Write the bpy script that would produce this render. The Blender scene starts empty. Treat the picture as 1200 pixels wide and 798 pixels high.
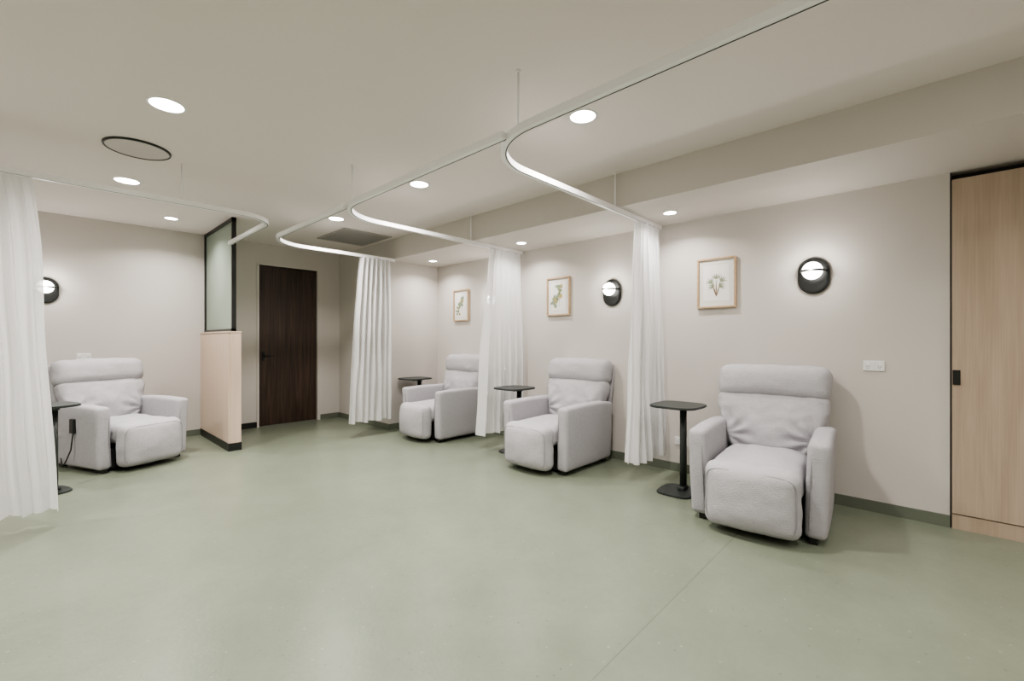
import bpy, bmesh, math, random
from mathutils import Vector, noise, Matrix
random.seed(4)
S=bpy.context.scene
COL=S.collection
CEIL=2.72; SOF=2.43; XW=4.27; YB=7.2; XL=-2.6; YN=-2.4; YBAY=5.64; XBK=3.41

# ---------------------------------------------------------------- materials
def new_mat(name):
    m=bpy.data.materials.new(name); m.use_nodes=True
    nt=m.node_tree; b=nt.nodes['Principled BSDF']; return m,nt,b
def paint(name,col,rough=.6,var=.03,scale=3.0,bump=0.0,bscale=60,metal=0,spec=.5):
    m,nt,b=new_mat(name); N=nt.nodes; L=nt.links
    tc=N.new('ShaderNodeTexCoord')
    n=N.new('ShaderNodeTexNoise'); n.inputs['Scale'].default_value=scale; n.inputs['Detail'].default_value=4
    L.new(tc.outputs['Object'],n.inputs['Vector'])
    r=N.new('ShaderNodeValToRGB')
    r.color_ramp.elements[0].color=tuple(max(0,c*(1-var)) for c in col)+(1,)
    r.color_ramp.elements[1].color=tuple(min(1,c*(1+var)) for c in col)+(1,)
    L.new(n.outputs['Fac'],r.inputs['Fac']); L.new(r.outputs['Color'],b.inputs['Base Color'])
    b.inputs['Roughness'].default_value=rough; b.inputs['Metallic'].default_value=metal
    b.inputs['Specular IOR Level'].default_value=spec
    if bump>0:
        n2=N.new('ShaderNodeTexNoise'); n2.inputs['Scale'].default_value=bscale; n2.inputs['Detail'].default_value=5
        L.new(tc.outputs['Object'],n2.inputs['Vector'])
        bp=N.new('ShaderNodeBump'); bp.inputs['Strength'].default_value=bump; bp.inputs['Distance'].default_value=.01
        L.new(n2.outputs['Fac'],bp.inputs['Height']); L.new(bp.outputs['Normal'],b.inputs['Normal'])
    return m
def emit(name,col,s):
    m,nt,b=new_mat(name)
    b.inputs['Base Color'].default_value=(.9,.9,.9,1)
    b.inputs['Emission Color'].default_value=tuple(col)+(1,)
    b.inputs['Emission Strength'].default_value=s
    return m
def wood(name,c1,c2,sc=(14,14,.9),rough=.45):
    m,nt,b=new_mat(name); N=nt.nodes; L=nt.links
    tc=N.new('ShaderNodeTexCoord'); mp=N.new('ShaderNodeMapping'); mp.inputs['Scale'].default_value=sc
    L.new(tc.outputs['Object'],mp.inputs['Vector'])
    n=N.new('ShaderNodeTexNoise'); n.inputs['Scale'].default_value=1.6; n.inputs['Detail'].default_value=8; n.inputs['Distortion'].default_value=.6
    L.new(mp.outputs['Vector'],n.inputs['Vector'])
    mp2=N.new('ShaderNodeMapping'); mp2.inputs['Scale'].default_value=(sc[0]*8,sc[1]*8,sc[2]*2)
    L.new(tc.outputs['Object'],mp2.inputs['Vector'])
    n2=N.new('ShaderNodeTexNoise'); n2.inputs['Scale'].default_value=1.5; n2.inputs['Detail'].default_value=4
    L.new(mp2.outputs['Vector'],n2.inputs['Vector'])
    mx=N.new('ShaderNodeMath'); mx.operation='MULTIPLY_ADD'; mx.inputs[1].default_value=.35
    L.new(n2.outputs['Fac'],mx.inputs[0])
    m3=N.new('ShaderNodeMath'); m3.operation='MULTIPLY'; m3.inputs[1].default_value=.65
    L.new(n.outputs['Fac'],m3.inputs[0]); L.new(m3.outputs[0],mx.inputs[2])
    r=N.new('ShaderNodeValToRGB'); r.color_ramp.elements[0].position=.35; r.color_ramp.elements[1].position=.65
    r.color_ramp.elements[0].color=tuple(c1)+(1,); r.color_ramp.elements[1].color=tuple(c2)+(1,)
    L.new(mx.outputs[0],r.inputs['Fac']); L.new(r.outputs['Color'],b.inputs['Base Color'])
    b.inputs['Roughness'].default_value=rough
    return m
def floor_mat():
    m,nt,b=new_mat('sage_vinyl'); N=nt.nodes; L=nt.links
    tc=N.new('ShaderNodeTexCoord')
    n=N.new('ShaderNodeTexNoise'); n.inputs['Scale'].default_value=2.2; n.inputs['Detail'].default_value=12; n.inputs['Roughness'].default_value=.8
    L.new(tc.outputs['Object'],n.inputs['Vector'])
    r=N.new('ShaderNodeValToRGB'); r.color_ramp.elements[0].position=.3; r.color_ramp.elements[1].position=.7
    r.color_ramp.elements[0].color=(.158,.178,.132,1); r.color_ramp.elements[1].color=(.204,.226,.172,1)
    L.new(n.outputs['Fac'],r.inputs['Fac'])
    v=N.new('ShaderNodeTexVoronoi'); v.inputs['Scale'].default_value=22
    L.new(tc.outputs['Object'],v.inputs['Vector'])
    lt=N.new('ShaderNodeMath'); lt.operation='LESS_THAN'; lt.inputs[1].default_value=.115
    L.new(v.outputs['Distance'],lt.inputs[0])
    sep=N.new('ShaderNodeSeparateColor'); L.new(v.outputs['Color'],sep.inputs['Color'])
    gt=N.new('ShaderNodeMath'); gt.operation='GREATER_THAN'; gt.inputs[1].default_value=.5
    L.new(sep.outputs['Red'],gt.inputs[0])
    mu=N.new('ShaderNodeMath'); mu.operation='MULTIPLY'; L.new(lt.outputs[0],mu.inputs[0]); L.new(gt.outputs[0],mu.inputs[1])
    mu2=N.new('ShaderNodeMath'); mu2.operation='MULTIPLY'; mu2.inputs[1].default_value=.6; L.new(mu.outputs[0],mu2.inputs[0])
    gs=N.new('ShaderNodeMath'); gs.operation='GREATER_THAN'; gs.inputs[1].default_value=.55; L.new(sep.outputs['Green'],gs.inputs[0])
    sc=N.new('ShaderNodeMix'); sc.data_type='RGBA'; sc.inputs['A'].default_value=(.10,.115,.085,1); sc.inputs['B'].default_value=(.30,.325,.27,1)
    L.new(gs.outputs[0],sc.inputs['Factor'])
    mix=N.new('ShaderNodeMix'); mix.data_type='RGBA'
    L.new(mu2.outputs[0],mix.inputs['Factor']); L.new(r.outputs['Color'],mix.inputs['A']); L.new(sc.outputs['Result'],mix.inputs['B'])
    L.new(mix.outputs['Result'],b.inputs['Base Color'])
    b.inputs['Roughness'].default_value=.30; b.inputs['Specular IOR Level'].default_value=.32
    n2=N.new('ShaderNodeTexNoise'); n2.inputs['Scale'].default_value=70
    L.new(tc.outputs['Object'],n2.inputs['Vector'])
    bp=N.new('ShaderNodeBump'); bp.inputs['Strength'].default_value=.15; bp.inputs['Distance'].default_value=.004
    L.new(n2.outputs['Fac'],bp.inputs['Height']); L.new(bp.outputs['Normal'],b.inputs['Normal'])
    return m
def fabric_curtain():
    m,nt,b=new_mat('curtain_fabric'); N=nt.nodes; L=nt.links
    out=N['Material Output']
    tc=N.new('ShaderNodeTexCoord'); n=N.new('ShaderNodeTexNoise'); n.inputs['Scale'].default_value=200
    L.new(tc.outputs['Object'],n.inputs['Vector'])
    r=N.new('ShaderNodeValToRGB'); r.color_ramp.elements[0].color=(.86,.855,.855,1); r.color_ramp.elements[1].color=(.91,.905,.905,1)
    L.new(n.outputs['Fac'],r.inputs['Fac'])
    L.new(r.outputs['Color'],b.inputs['Base Color']); b.inputs['Roughness'].default_value=.8; b.inputs['Specular IOR Level'].default_value=.2
    t=N.new('ShaderNodeBsdfTranslucent'); L.new(r.outputs['Color'],t.inputs['Color'])
    mx=N.new('ShaderNodeMixShader'); mx.inputs[0].default_value=.45
    L.new(b.outputs[0],mx.inputs[1]); L.new(t.outputs[0],mx.inputs[2])
    tr=N.new('ShaderNodeBsdfTransparent'); m2=N.new('ShaderNodeMixShader'); m2.inputs[0].default_value=.06
    L.new(mx.outputs[0],m2.inputs[1]); L.new(tr.outputs[0],m2.inputs[2]); L.new(m2.outputs[0],out.inputs['Surface'])
    return m
def frosted():
    m,nt,b=new_mat('frosted_glass'); N=nt.nodes; L=nt.links
    out=N['Material Output']
    tc=N.new('ShaderNodeTexCoord'); n=N.new('ShaderNodeTexNoise'); n.inputs['Scale'].default_value=2
    L.new(tc.outputs['Object'],n.inputs['Vector'])
    r=N.new('ShaderNodeValToRGB'); r.color_ramp.elements[0].color=(.46,.52,.46,1); r.color_ramp.elements[1].color=(.52,.58,.51,1)
    L.new(n.outputs['Fac'],r.inputs['Fac']); L.new(r.outputs['Color'],b.inputs['Base Color']); b.inputs['Roughness'].default_value=.25
    t=N.new('ShaderNodeBsdfTranslucent'); t.inputs['Color'].default_value=(.7,.78,.71,1)
    mx=N.new('ShaderNodeMixShader'); mx.inputs[0].default_value=.5
    L.new(b.outputs[0],mx.inputs[1]); L.new(t.outputs[0],mx.inputs[2]); L.new(mx.outputs[0],out.inputs['Surface'])
    return m

M_wall=paint('wall_paint',(.600,.560,.525),.65,.015,1.5,.03,120)
M_ceil=paint('ceiling_paint',(.80,.738,.715),.8,.01,1.5,.02,120)
M_floor=floor_mat()
M_base=paint('coved_vinyl_skirting',(.150,.168,.130),.45,.05)
M_black=paint('black_metal',(.012,.013,.012),.4,.1)
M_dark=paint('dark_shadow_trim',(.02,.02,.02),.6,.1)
M_table=paint('charcoal_powdercoat',(.030,.036,.034),.42,.08,20)
M_white=paint('white_powdercoat',(.93,.92,.92),.3,.02)
M_plastic=paint('white_plastic',(.8,.79,.78),.35,.02)
M_chair=paint('recliner_upholstery',(.45,.438,.458),.8,.09,30,.6,150,spec=.22)
M_chair_side=paint('recliner_side_upholstery',(.42,.408,.428),.8,.09,30,.6,150,spec=.22)
M_seam=paint('upholstery_piping',(.28,.27,.28),.6,.05)
M_oak=wood('light_oak',(.405,.31,.232),(.50,.40,.312),(9,9,.7),.42)
M_batten=wood('oak_batten',(.54,.42,.325),(.64,.51,.41),(12,12,.8),.45)
M_walnut=wood('dark_walnut',(.018,.010,.007),(.080,.046,.032),(22,22,.8),.4)
M_frame=wood('frame_oak',(.40,.27,.16),(.55,.39,.24),(20,20,6),.45)
M_paper=paint('print_paper',(.80,.78,.75),.7,.02)
M_mat=paint('mat_board',(.72,.69,.65),.7,.02)
M_green=paint('leaf_green',(.16,.20,.10),.8,.3,40)
M_sage=paint('leaf_sage',(.26,.30,.20),.8,.3,40)
M_ochre=paint('leaf_ochre',(.42,.33,.12),.8,.3,40)
M_brown=paint('stem_brown',(.22,.14,.08),.8,.3,40)
M_curt=fabric_curtain()
M_glass=frosted()
M_lamp=emit('downlight_lens',(1,.97,.93),34)
M_globe=emit('sconce_globe',(1,.96,.91),10)

# ---------------------------------------------------------------- mesh helpers
def obj(name,me,parent=None,loc=(0,0,0),rot=(0,0,0)):
    o=bpy.data.objects.new(name,me); COL.objects.link(o)
    o.location=loc; o.rotation_euler=rot
    if parent: o.parent=parent
    return o
def empty(name,loc=(0,0,0),rz=0):
    o=bpy.data.objects.new(name,None); COL.objects.link(o); o.empty_display_size=.1
    o.location=loc; o.rotation_euler=(0,0,rz); return o
def finish(bm,name,mat,parent=None,loc=(0,0,0),rot=(0,0,0),smooth=False):
    bmesh.ops.recalc_face_normals(bm,faces=bm.faces)
    me=bpy.data.meshes.new(name); bm.to_mesh(me); bm.free()
    me.materials.append(mat)
    if smooth:
        for p in me.polygons: p.use_smooth=True
    return obj(name,me,parent,loc,rot)
def box(name,a,b,mat,parent=None,bevel=0):
    bm=bmesh.new(); bmesh.ops.create_cube(bm,size=1)
    c=[(a[i]+b[i])/2 for i in range(3)]; s=[abs(b[i]-a[i]) for i in range(3)]
    for v in bm.verts: v.co=Vector((v.co.x*s[0],v.co.y*s[1],v.co.z*s[2]))
    if bevel>0: bmesh.ops.bevel(bm,geom=bm.edges[:],offset=bevel,segments=2,affect='EDGES',profile=.5)
    return finish(bm,name,mat,parent,c)
def rbox(name,h,r,mat,parent,loc,rot=(0,0,0),f=None,m=10,k=4,wr=0.0,seed=0):
    ax=[]
    for i in range(3):
        hi=h[i]; ri=min(r,hi*.999); cs=[]
        for j in range(k): cs.append(-hi+ri*(1-math.cos(math.pi/2*j/k))*1.0)
        inn=hi-ri
        for j in range(m+1): cs.append(-inn+2*inn*j/m)
        for j in range(k-1,-1,-1): cs.append(hi-ri*(1-math.cos(math.pi/2*j/k)))
        ax.append(cs)
    bm=bmesh.new(); vd={}
    def V(p):
        key=(round(p[0],6),round(p[1],6),round(p[2],6))
        if key in vd: return vd[key]
        inner=Vector([max(-(h[i]-min(r,h[i]*.999)),min(h[i]-min(r,h[i]*.999),p[i])) for i in range(3)])
        d=Vector(p)-inner
        q=inner+d.normalized()*r if d.length>1e-9 else Vector(p)
        q=Vector([max(-h[i],min(h[i],q[i])) for i in range(3)])
        if wr>0:
            nn=d.normalized() if d.length>1e-9 else Vector((0,0,1))
            w=noise.noise(Vector((q.x*7+seed,q.y*7,q.z*7)))+.5*noise.noise(Vector((q.x*18,q.y*18+seed,q.z*18)))
            q=q+nn*w*wr
        if f: q=Vector(f(q))
        vd[key]=bm.verts.new(q); return vd[key]
    for a in range(3):
        b,c=(a+1)%3,(a+2)%3
        for s in (0,-1):
            for i in range(len(ax[b])-1):
                for j in range(len(ax[c])-1):
                    vs=[]
                    for (ii,jj) in ((i,j),(i+1,j),(i+1,j+1),(i,j+1)):
                        p=[0,0,0]; p[a]=ax[a][s]; p[b]=ax[b][ii]; p[c]=ax[c][jj]; vs.append(V(p))
                    u=[]
                    for v in vs:
                        if v not in u: u.append(v)
                    if len(u)>=3:
                        try: bm.faces.new(u)
                        except ValueError: pass
    return finish(bm,name,mat,parent,loc,rot,True)
def cyl(name,r,z0,z1,mat,parent=None,xy=(0,0),seg=32,r2=None):
    bm=bmesh.new(); bmesh.ops.create_cone(bm,cap_ends=True,segments=seg,radius1=r,radius2=r if r2 is None else r2,depth=z1-z0)
    o=finish(bm,name,mat,parent,(xy[0],xy[1],(z0+z1)/2))
    for p in o.data.polygons: p.use_smooth=len(p.vertices)==4
    return o
def plate(name,pts,z0,z1,mat,parent=None,loc=(0,0,0),rot=(0,0,0),bev=0):
    bm=bmesh.new(); vs=[bm.verts.new((x,y,z0)) for x,y in pts]; f=bm.faces.new(vs)
    g=bmesh.ops.extrude_face_region(bm,geom=[f])
    for e in g['geom']:
        if isinstance(e,bmesh.types.BMVert): e.co.z=z1
    if bev>0:
        ed=[e for e in bm.edges if abs(e.verts[0].co.z-e.verts[1].co.z)<1e-6]
        bmesh.ops.bevel(bm,geom=ed,offset=bev,segments=2,affect='EDGES')
    return finish(bm,name,mat,parent,loc,rot)
def superell(a,b,n=4,seg=64):
    out=[]
    for i in range(seg):
        t=2*math.pi*i/seg; c,s=math.cos(t),math.sin(t)
        out.append((a*math.copysign(abs(c)**(2/n),c),b*math.copysign(abs(s)**(2/n),s)))
    return out
def stadium(w,h,seg=20):
    r=w/2; k=h/2-r; out=[]
    for i in range(seg+1):
        t=math.pi*i/seg; out.append((r*math.cos(t),k+r*math.sin(t)))
    for i in range(seg+1):
        t=math.pi+math.pi*i/seg; out.append((r*math.cos(t),-k+r*math.sin(t)))
    return out
def tube(name,pts,r,mat,parent=None,cyclic=False):
    cu=bpy.data.curves.new(name,'CURVE'); cu.dimensions='3D'; cu.bevel_depth=r; cu.bevel_resolution=3
    sp=cu.splines.new('POLY'); sp.points.add(len(pts)-1)
    for i,p in enumerate(pts): sp.points[i].co=(*p,1)
    sp.use_cyclic_u=cyclic; cu.materials.append(mat)
    tmp=bpy.data.objects.new('tmp',cu); COL.objects.link(tmp)
    dg=bpy.context.evaluated_depsgraph_get(); me=bpy.data.meshes.new_from_object(tmp.evaluated_get(dg))
    bpy.data.objects.remove(tmp)
    for p in me.polygons: p.use_smooth=True
    return obj(name,me,parent)
def sweep(name,path,w,z0,z1,mat,parent=None,off=0):
    bm=bmesh.new(); rings=[]
    for i,p in enumerate(path):
        a=path[max(0,i-1)]; b=path[min(len(path)-1,i+1)]
        t=Vector((b[0]-a[0],b[1]-a[1])).normalized(); nn=Vector((-t.y,t.x)); n=nn*w/2
        p=(p[0]+nn.x*off,p[1]+nn.y*off)
        rings.append([bm.verts.new((p[0]+n.x,p[1]+n.y,z0)),bm.verts.new((p[0]-n.x,p[1]-n.y,z0)),
                      bm.verts.new((p[0]-n.x,p[1]-n.y,z1)),bm.verts.new((p[0]+n.x,p[1]+n.y,z1))])
    for i in range(len(rings)-1):
        for j in range(4):
            bm.faces.new((rings[i][j],rings[i][(j+1)%4],rings[i+1][(j+1)%4],rings[i+1][j]))
    bm.faces.new(rings[0]); bm.faces.new(rings[-1])
    return finish(bm,name,mat,parent)

# ---------------------------------------------------------------- room shell
T=.12
box('floor',(XL-T,YN-T,-.1),(XW+.8,YB+.3,0),M_floor)
box('ceiling',(XL-T,YN-T,CEIL),(XW+.8,YB+.3,CEIL+.1),M_ceil)
box('ceiling_bulkhead',(XBK,YN,SOF),(XW+.7,YBAY,CEIL),M_wall)
box('wall_right',(XW,-.1,0),(XW+T,YBAY,SOF),M_wall)
box('wall_bay_end',(XBK,YBAY,0),(XW+.7,YB+.1,CEIL),M_wall)
DX0,DX1,DH=2.19,3.06,2.40
box('wall_back',(XL,YB,0),(DX0,YB+T,CEIL),M_wall)
box('wall_back_door_side',(DX1,YB,0),(XBK+.01,YB+T,CEIL),M_wall)
box('wall_back_lintel',(DX0,YB,DH),(DX1,YB+T,CEIL),M_wall)
box('wall_left',(XL-T,YN,0),(XL,YB+T,CEIL),M_wall)
box('wall_near',(XL-T,YN-T,0),(XW+.8,YN,CEIL),M_wall)
box('wall_recess',(XW+.62,YN,0),(XW+.62+T,-.1,SOF),M_wall)
BH=.082
box('baseboard_right',(XW-.012,-.1,0),(XW,YBAY,BH),M_base)
box('baseboard_bay_end',(XBK-.012,YBAY-.012,0),(XW,YBAY,BH),M_base)
box('baseboard_return',(XBK-.012,YBAY,0),(XBK,YB,BH),M_base)
box('baseboard_back_left',(XL,YB-.012,0),(1.47,YB,BH),M_base)
box('baseboard_back_mid',(1.60,YB-.012,0),(DX0-.03,YB,BH),M_black)
box('baseboard_back_right',(DX1+.03,YB-.012,0),(XBK,YB,BH),M_base)
box('baseboard_left',(XL,YN,0),(XL+.012,YB,BH),M_base)
box('baseboard_near',(XL,YN,0),(XW,YN+.012,BH),M_base)
M_seamf=paint('weld_seam',(.14,.155,.115),.5,.05)
box('trim_floor_seam',(XL,.925,0),(XW-.02,.929,.0006),M_seamf)

# door
d=empty('door_1',(0,0,0))
box('door_slab',(DX0+.005,YB+.03,.008),(DX1-.02,YB+.07,DH-.005),M_walnut,d,.002)
box('frame_head',(DX0-.03,YB-.012,DH),(DX1+.03,YB+.1,DH+.03),M_wall,d)
box('frame_left',(DX0-.03,YB-.012,0),(DX0,YB+.1,DH),M_wall,d)
box('frame_right',(DX1-.015,YB-.012,0),(DX1+.03,YB+.1,DH),M_wall,d)
box('lever_plate',(DX0+.05,YB+.015,.98),(DX0+.09,YB+.03,1.12),M_black,d,.003)
tube('lever_handle',[(DX0+.07,YB+.02,1.05),(DX0+.07,YB-.03,1.05),(DX0+.19,YB-.03,1.05)],.009,M_black,d)

# ---------------------------------------------------------------- partition screen
p=empty('partition_screen',(0,0,0))
PX0,PX1,PY0=1.47,1.60,5.88; PH=1.37
box('low_wall_core',(PX0+.02,PY0,.09),(PX1,YB-.001,PH),M_batten,p)
n=26; pitch=(YB-.002-PY0)/n
for i in range(n):
    y=PY0+i*pitch
    box('batten_%d'%i,(PX0,y+.004,.09),(PX0+.022,y+pitch-.004,PH),M_batten,p,.003)
box('low_wall_cap',(PX0-.005,PY0-.005,PH),(PX1+.005,YB-.001,PH+.018),M_batten,p,.002)
box('low_wall_kick',(PX0-.004,PY0-.006,0),(PX1+.004,YB-.001,.09),M_black,p)
gx=1.535; gz=PH+.018
box('glass_pane',(gx-.006,PY0+.06,gz),(gx+.006,YB-.001,CEIL-.005),M_glass,p)
box('glass_post_front',(gx-.022,PY0+.03,gz),(gx+.022,PY0+.065,CEIL-.001),M_black,p)
box('glass_post_back',(gx-.022,YB-.036,gz),(gx+.022,YB-.001,CEIL-.001),M_black,p)
box('glass_rail_top',(gx-.022,PY0+.03,CEIL-.04),(gx+.022,YB-.001,CEIL-.001),M_black,p)
box('glass_rail_bottom',(gx-.022,PY0+.03,gz),(gx+.022,YB-.001,gz+.03),M_black,p)

# ---------------------------------------------------------------- wardrobe
w=empty('built_in_wardrobe',(0,0,0))
WT=2.375; ys=[-.108,-.80,-1.49,-2.18]
box('carcass',(XW+.004,YN+.01,.0),(XW+.6,-.108,WT-.002),M_oak,w)
for i in range(3):
    box('door_panel_%d'%i,(XW-.018,ys[i+1]+.002,.105),(XW+.002,ys[i]-.002,WT),M_oak,w,.0015)
box('plinth_panel',(XW-.010,YN+.01,0),(XW+.004,-.11,.098),M_oak,w)
box('finger_pull',(XW-.026,-.150,.98),(XW-.018,-.112,1.08),M_black,w,.001)
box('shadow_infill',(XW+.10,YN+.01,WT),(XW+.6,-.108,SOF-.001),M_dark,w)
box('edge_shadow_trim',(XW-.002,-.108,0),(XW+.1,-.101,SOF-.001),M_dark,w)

# ---------------------------------------------------------------- curtain tracks
TZ0,TZ1=2.390,2.429
def fillet(cx,cy,r,a0,a1,n=16):
    return [(cx+r*math.cos(a0+(a1-a0)*i/n),cy+r*math.sin(a0+(a1-a0)*i/n)) for i in range(n+1)]
XT=1.745; R=.45
def track(name,path,rods):
    e=empty(name,(0,0,0))
    sweep('rail',path,.038,TZ0,TZ1,M_white,e)
    sweep('rail_groove',path[:],.006,TZ0-.001,TZ0+.002,M_dark,e,-.012)
    for i,(x,y) in enumerate(rods):
        cyl('drop_rod_%d'%i,.006,TZ1,CEIL,M_white,e,(x,y),10)
        cyl('rod_cap_%d'%i,.014,CEIL-.006,CEIL,M_white,e,(x,y),16)
Y1,Y2,Y3=1.97,3.84,5.50
track('curtain_track',[(XT,YN+.01)]+[(XT,Y1-R)]+fillet(XT+R,Y1-R,R,math.pi,math.pi/2)+[(XW-.014,Y1)],[(XT,1.60),(3.38,Y1),(XT,-.6)])
track('curtain_track',[(XT,Y1-R+.185),(XT,Y2-R)]+fillet(XT+R,Y2-R,R,math.pi,math.pi/2)+[(XW-.014,Y2)],[(XT,Y2-R+.06),(3.38,Y2)])
track('curtain_track',[(XT,Y2-R+.185),(XT,Y3-R)]+fillet(XT+R,Y3-R,R,math.pi,math.pi/2)+[(XBK-.002,Y3)],[])
YL=4.45; XTL=1.49; r2=.28
track('curtain_track',[(XL+.01,YL),(XTL-r2,YL)]+fillet(XTL-r2,YL+r2,r2,-math.pi/2,0)+[(XTL,PY0+.03)],[(.78,YL),(-1.0,YL)])

# ---------------------------------------------------------------- curtains
def curtain(name,yc,xt0,xt1,xb0,xb1,folds,ztop,zbot,at=.022,ab=.06,seed=0,lean=0,cols=0):
    rnd=random.Random(seed)
    nu=cols or folds*16; nv=40; bm=bmesh.new(); g=[]
    ph=[rnd.uniform(-1.3,1.3) for _ in range(folds+2)]; am=[rnd.uniform(.35,1.4) for _ in range(folds+2)]
    for j in range(nv+1):
        v=j/nv; row=[]; e=v**.7
        for i in range(nu+1):
            s=i/nu; q=s*folds; k=int(q); fr=q-k; sm=fr*fr*(3-2*fr)
            A=(at+(ab-at)*e)*(am[k]*(1-sm)+am[k+1]*sm)
            phs=(ph[k]*(1-sm)+ph[k+1]*sm)*e*1.3
            th=2*math.pi*q+phs
            y=yc+A*math.sin(th)+A*.3*math.sin(2*th+seed+2*v)+lean*e
            y+=.02*noise.noise(Vector((s*6,v*2.5,seed)))*e*2
            x=(xt0+(xt1-xt0)*s)*(1-e)+(xb0+(xb1-xb0)*s)*e+A*.22*math.sin(2*th)
            x+=.02*noise.noise(Vector((s*5,v*3,seed+9)))*min(1,v*4)
            z=ztop+(zbot-ztop)*v+ (.010*math.sin(th*.5+seed) if j==nv else 0)
            row.append(bm.verts.new((x,y,z)))
        g.append(row)
    for j in range(nv):
        for i in range(nu): bm.faces.new((g[j][i],g[j][i+1],g[j+1][i+1],g[j+1][i]))
    return finish(bm,name,M_curt,None,smooth=True)
ZT=TZ0-.004
curtain('privacy_curtain',Y1,3.74,4.18,3.56,4.18,7,ZT,.18,.028,.066,1,-.03)
curtain('privacy_curtain',Y2,3.70,4.18,3.50,4.18,7,ZT,.17,.028,.062,2,-.02)
curtain('privacy_curtain',Y3-.02,2.88,3.33,2.71,3.34,7,ZT,.20,.026,.050,3,-.02)
curtain('privacy_curtain',YL,-1.10,-.05,-1.15,.08,14,ZT,.10,.026,.055,4,0)

# ---------------------------------------------------------------- recliners
def recliner(loc,rz,seed=0,remote=False):
    e=empty('recliner_chair',loc,rz); e.scale=(1.10,1.10,1)
    for sx,nm in ((-1,'arm_left'),(1,'arm_right')):
        def fa(q,sx=sx):
            x,y,z=q
            t=(z+.30)/.60
            y2=y-(.015*t if y<0 else 0)
            x2=x+sx*.018*t
            if z>.2: z+= .012*math.cos(y*4) 
            if y>.2: z-= .02*(y-.2)/.14*max(0,t-.5)
            return (x2,y2,z)
        rbox(nm,(.056,.37,.302),.036,M_chair_side,e,(sx*.312,-.02,.340),f=fa,m=8,wr=.004,seed=seed+sx)
        tube('piping_'+nm,[(sx*(.312-.030),-.388,.09),(sx*(.312-.022),-.402,.4),(sx*(.312-.014),-.398,.60)],.003,M_seam,e)
    box('base_frame',(-.25,-.34,.025),(.25,.30,.22),M_dark,e,.01)
    for i,(x,y) in enumerate(((-.30,-.33),(.30,-.33),(-.30,.29),(.30,.29))):
        box('foot_%d'%i,(x-.022,y-.03,0),(x+.022,y+.03,.05),M_black,e,.004)
    def fs(q):
        x,y,z=q; u=1-(x/.25)**2
        if z>0:
            z+=.030*max(0,u)*(1-((y)/.32)**2*.6)
            z+=.004*math.sin(x*28+y*16+seed)*math.exp(-((y-.10)/.12)**2)
        return (x,y,z)
    rbox('seat_cushion',(.252,.315,.095),.06,M_chair,e,(0,-.115,.355),f=fs,m=18,wr=.009,seed=seed+3)
    def ff(q):
        x,y,z=q; u=max(0,1-(x/.255)**2); v=max(0,1-(z/.2)**2)
        if y<0: y-=.05*u*v**.6+.014*u
        z+=.014*u if z>0 else -.004*u
        return (x,y,z)
    rbox('footrest_cushion',(.256,.070,.208),.065,M_chair,e,(0,-.452,.250),f=ff,m=14,wr=.007,seed=seed+5)
    pts=[]
    for (x,z) in superell(.238,.180,6,72):
        u=max(0,1-(x/.255)**2); v=max(0,1-(z/.2)**2)
        pts.append((x,-.5155-.05*u*v**.6-.014*u,.250+z+.006*u))
    tube('footrest_piping',pts,.0028,M_seam,e,True)
    tilt=math.radians(-13)
    def fb(q):
        x,y,z=q; u=max(0,1-(x/.36)**2); v=max(0,1-(z/.26)**2)
        if y<0: y-=.055*u*v
        w=(z+.24)/.48
        x*= .76+.24*min(1,max(0,w*1.6-.15))
        if y<0:
            cr=math.exp(-((z+.03)/.12)**2)
            rr=math.hypot(abs(x)-.27,z+.12); an=math.atan2(z+.12,.27-abs(x))
            y+=.015*math.sin(an*9+seed)*math.exp(-((rr-.10)/.08)**2)
            y+=.007*math.sin(x*26+z*14+seed)*cr
        return (x,y,z)
    rbox('back_cushion',(.350,.075,.235),.060,M_chair,e,(0,.265,.625),(tilt,0,0),f=fb,m=28,wr=.011,seed=seed+7)
    def fh(q):
        x,y,z=q; u=max(0,1-(x/.36)**2); v=max(0,1-(z/.15)**2)
        if y<0: y-=.045*u**.4*v
        if z>0: z+=.010*u
        return (x,y,z)
    rbox('head_cushion',(.358,.085,.134),.075,M_chair,e,(0,.342,.940),(math.radians(-9),0,0),f=fh,m=20,wr=.008,seed=seed+9)
    def fr(q):
        x,y,z=q; return (x*(.93+.07*(z+.43)/.86),y,z)
    rbox('back_shell',(.345,.030,.46),.024,M_chair_side,e,(0,.380,.575),(math.radians(-12),0,0),f=fr,m=8)
    if remote:
        box('hand_remote',(-.405,-.10,.38),(-.378,-.04,.52),M_black,e,.006)
        tube('remote_cord',[(-.39,-.07,.38),(-.40,-.06,.22),(-.42,-.02,.10),(-.41,.05,.05),(-.39,.12,.12)],.005,M_black,e)
    return e
recliner((3.68,.895,0),math.radians(-85),1)
recliner((3.78,2.87,0),math.radians(-90),11)
recliner((3.80,4.82,0),math.radians(-90),23)
recliner((.57,6.27,0),math.radians(22),31,True)

# ---------------------------------------------------------------- side tables
def side_table(x,y,rz=0):
    e=empty('side_table',(x,y,0),rz)
    plate('table_top',superell(.215,.20,3.6),.722,.740,M_table,e,bev=.005)
    plate('floor_base',superell(.165,.15,3.6),0,.014,M_table,e,bev=.004)
    cyl('column',.028,.014,.724,M_table,e,(.06,-.02),28)
    cyl('column_collar',.036,.690,.722,M_table,e,(.06,-.02),28,.05)
    box('column_foot',(.0,-.05,.014),(.10,.01,.045),M_table,e,.008)
    tube('height_lever',[(.06,-.02,.70),(-.08,-.06,.705)],.005,M_table,e)
side_table(3.69,1.55)
side_table(3.74,3.49)
side_table(3.70,5.42)
side_table(.0,5.38,.3)

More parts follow.
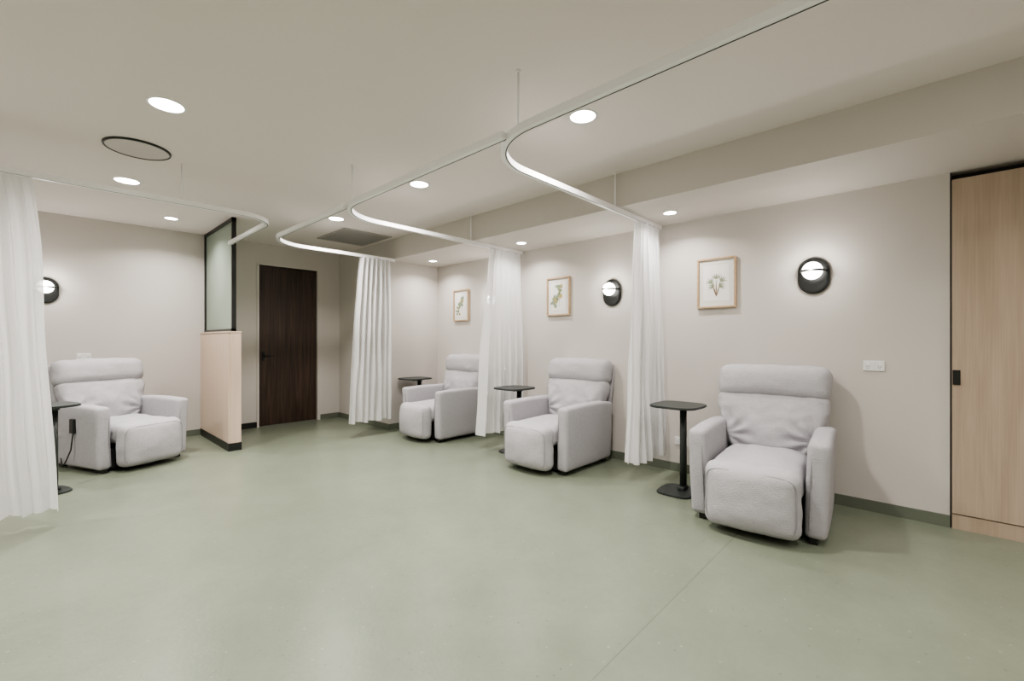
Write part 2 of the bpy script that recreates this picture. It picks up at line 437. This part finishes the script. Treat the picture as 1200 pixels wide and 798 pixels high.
# ---------------------------------------------------------------- framed prints
def leaf(bm,cx,cy,L,W,ang,z):
    pts=[]
    for i in range(14):
        t=2*math.pi*i/14; px=L/2*math.cos(t)+L/2; py=W/2*math.sin(t)*(1-.35*math.cos(t))
        pts.append(bm.verts.new((cx+px*math.cos(ang)-py*math.sin(ang),cy+px*math.sin(ang)+py*math.cos(ang),z)))
    bm.faces.new(pts)
def framed_print(y,z,kind):
    e=empty('framed_print',(XW-.002,y,z)); e.rotation_euler=(math.radians(90),0,math.radians(-90))
    W,H=.34,.46; b=.016; D=.028
    box('frame_top',(-W/2,H/2-b,0),(W/2,H/2,D),M_frame,e,.001)
    box('frame_bottom',(-W/2,-H/2,0),(W/2,-H/2+b,D),M_frame,e,.001)
    box('frame_left',(-W/2,-H/2+b,0),(-W/2+b,H/2-b,D),M_frame,e,.001)
    box('frame_right',(W/2-b,-H/2+b,0),(W/2,H/2-b,D),M_frame,e,.001)
    box('mat_board',(-W/2+b,-H/2+b,0),(W/2-b,H/2-b,.012),M_mat,e)
    box('print_paper',(-W/2+.055,-H/2+.065,.012),(W/2-.055,H/2-.065,.0135),M_paper,e)
    z0=.0145; rnd=random.Random(kind*7+1)
    if kind==0:
        bm=bmesh.new()
        tips=[(-.04,.0,125),(.04,.01,55),(0,.035,90),(-.02,-.035,155),(.025,-.035,25)]
        for k2,(tx,ty,ta) in enumerate(tips):
            for j in range(5):
                leaf(bm,tx,ty,.055,.010,math.radians(ta-50+25*j),z0+.0002*k2+.00003*j)
        finish(bm,'print_fronds',M_sage,e)
        bm=bmesh.new()
        for k2,(tx,ty,ta) in enumerate(tips):
            L2=math.hypot(tx,ty+.125); leaf(bm,0,-.125,L2,.007,math.atan2(ty+.125,tx),z0+.0015+.0001*k2)
        finish(bm,'print_trunk',M_brown,e)
    else:
        for nm,mt,c in (('print_leaves_sage',M_sage,16),('print_leaves_green',M_green,5),('print_leaves_ochre',M_ochre,8)):
            bm=bmesh.new()
            for i in range(c):
                t=rnd.uniform(-1,1); cx=.045*math.sin(t*2.2)+rnd.uniform(-.03,.03); cy=t*.115
                leaf(bm,cx-.02,cy,rnd.uniform(.035,.055),rnd.uniform(.028,.042),rnd.uniform(0,6.28),z0+rnd.random()*.002)
            finish(bm,nm,mt,e)
        bm=bmesh.new(); leaf(bm,.01,-.13,.26,.004,math.radians(85),z0); finish(bm,'print_stem',M_brown,e)
framed_print(1.43,1.81,0); framed_print(3.25,1.81,1); framed_print(5.05,1.80,2)

# ---------------------------------------------------------------- sconces
def sconce(loc,rot):
    e=empty('wall_sconce',loc); e.rotation_euler=rot
    plate('back_plate',stadium(.215,.290),0,.022,M_black,e,bev=.004)
    plate('plate_rim',stadium(.190,.265),.022,.028,M_black,e,bev=.002)
    bm=bmesh.new(); bmesh.ops.create_uvsphere(bm,u_segments=40,v_segments=24,radius=.070)
    for v in bm.verts: v.co.z*=.85
    finish(bm,'glass_globe',M_globe,e,(0,.035,.074),smooth=True)
    cyl('globe_socket',.05,.02,.045,M_black,e,(0,.035))
    bm=bmesh.new(); prev=None
    for t in [math.pi*i/28 for i in range(29)]:
        ring=[bm.verts.new((r*math.cos(t),yy,.022+(r+.038)*math.sin(t))) for r,yy in ((.086,.024),(.086,.042),(.090,.042),(.090,.024))]
        if prev:
            for j in range(4): bm.faces.new((prev[j],prev[(j+1)%4],ring[(j+1)%4],ring[j]))
        else: bm.faces.new(ring)
        prev=ring
    bm.faces.new(prev)
    finish(bm,'guard_band',M_black,e)
    l=bpy.data.lights.new('sconce_light','POINT'); l.energy=6; l.color=(1,.96,.91); l.shadow_soft_size=.03
    lo=bpy.data.objects.new('sconce_bulb',l); COL.objects.link(lo); lo.parent=e; lo.location=(0,.05,.17)
RW=(math.radians(90),0,math.radians(-90))
sconce((XW,.68,1.80),RW); sconce((XW,2.52,1.80),RW); sconce((XW,4.36,1.80),RW)
sconce((.02,YB,1.84),(math.radians(90),0,0))

# ---------------------------------------------------------------- outlets
def outlet(loc,rot):
    e=empty('power_outlet',loc); e.rotation_euler=rot
    box('face_plate',(-.062,-.038,0),(.062,.038,.009),M_plastic,e,.003)
    box('switch_left',(-.042,.008,.009),(-.028,.024,.012),M_white,e,.001)
    box('switch_right',(.028,.008,.009),(.042,.024,.012),M_white,e,.001)
    for i,x in enumerate((-.035,.035)):
        for j,(dx,dy) in enumerate(((-.007,-.006),(.007,-.006),(0,-.018))):
            box('slot_%d_%d'%(i,j),(x+dx-.0015,dy-.004,.008),(x+dx+.0015,dy+.004,.0095),M_dark,e)
outlet((XW,.305,1.09),RW); outlet((XW,1.76,.30),RW); outlet((.33,YB,1.09),(math.radians(90),0,0))

# ---------------------------------------------------------------- ceiling fittings
def downlight(x,y,z,r,power):
    e=empty('recessed_downlight',(x,y,z))
    bm=bmesh.new()
    prof=[(r+.014,0),(r+.012,-.005),(r+.002,-.006),(r,-.003)]
    rings=[[bm.verts.new((pr*math.cos(2*math.pi*i/40),pr*math.sin(2*math.pi*i/40),pz)) for i in range(40)] for pr,pz in prof]
    for a,b in zip(rings[:-1],rings[1:]):
        for i in range(40): bm.faces.new((a[i],a[(i+1)%40],b[(i+1)%40],b[i]))
    finish(bm,'trim_ring',M_white,e,smooth=True)
    cyl('lens',r,-.004,0,M_lamp,e,seg=40)
    l=bpy.data.lights.new('downlight_lamp','AREA'); l.shape='DISK'; l.size=r*1.9; l.energy=power*1.12; l.color=(1,.962,.915); l.spread=math.radians(140)
    lo=bpy.data.objects.new('lamp',l); COL.objects.link(lo); lo.parent=e; lo.location=(0,0,-.0075)
for y,pw in ((-1.9,14),(-.14,12),(1.62,28),(3.42,29),(5.10,29)): downlight(2.38,y,CEIL,.078,pw)
for y,pw in ((-1.9,14),(-.2,11),(1.60,18),(3.39,28),(5.26,29)): downlight(.52,y,CEIL,.085,pw)
downlight(1.04,6.50,CEIL,.06,17)
for y,pw in ((-1.6,18),(1.60,22),(3.39,29),(5.26,32)): downlight(-1.4,y,CEIL,.085,pw)
for y in (1.70,3.50,5.22,-1.3): downlight(3.87,y,SOF,.052,8)

e=empty('ceiling_round_vent',(.49,4.32,CEIL))  # round HVAC vent: grey disc with a thin black rim
M_gr=paint('grille_grey',(.62,.575,.56),.7,.03)
cyl('grille_disc',.188,-.010,0,M_gr,e,seg=64)
bm=bmesh.new()
rings=[[bm.verts.new((pr*math.cos(2*math.pi*i/64),pr*math.sin(2*math.pi*i/64),pz)) for i in range(64)] for pr,pz in ((.187,-.010),(.187,-.014),(.198,-.013),(.200,0))]
for a,b in zip(rings[:-1],rings[1:]):
    for i in range(64): bm.faces.new((a[i],a[(i+1)%64],b[(i+1)%64],b[i]))
finish(bm,'black_ring',M_black,e,smooth=True)

e=empty('air_return_grille',(2.98,5.84,CEIL))
M_v=paint('vent_grey',(.42,.40,.385),.6,.03)
box('vent_recess',(-.32,-.40,-.003),(.32,.40,0),M_dark,e)
for nm,a,b in (('f1',(-.34,-.42,-.012),(-.31,.42,0)),('f2',(.31,-.42,-.012),(.34,.42,0)),('f3',(-.31,-.42,-.012),(.31,-.39,0)),('f4',(-.31,.39,-.012),(.31,.42,0))):
    box('vent_frame_'+nm,a,b,M_v,e)
for i in range(22):
    x=-.30+.6*(i+.5)/22
    box('vent_blade_%d'%i,(x-.008,-.39,-.010),(x+.008,.39,-.004),M_v,e)

# ---------------------------------------------------------------- world + camera
W=bpy.data.worlds.new('world'); S.world=W; W.use_nodes=True
W.node_tree.nodes['Background'].inputs[0].default_value=(.8,.78,.75,1); W.node_tree.nodes['Background'].inputs[1].default_value=.2
try: S.view_settings.look='AgX - Medium High Contrast'
except Exception as ex: print('look',ex)
cd=bpy.data.cameras.new('camera'); cam=bpy.data.objects.new('camera',cd); COL.objects.link(cam)
cd.sensor_width=36; cd.sensor_fit='HORIZONTAL'; cd.lens=36*519/1200; cd.clip_start=.05
cam.location=(0,0,1.28)
a=math.atan2(550,519); cam.rotation_euler=(math.radians(90),0,-a)
S.camera=cam
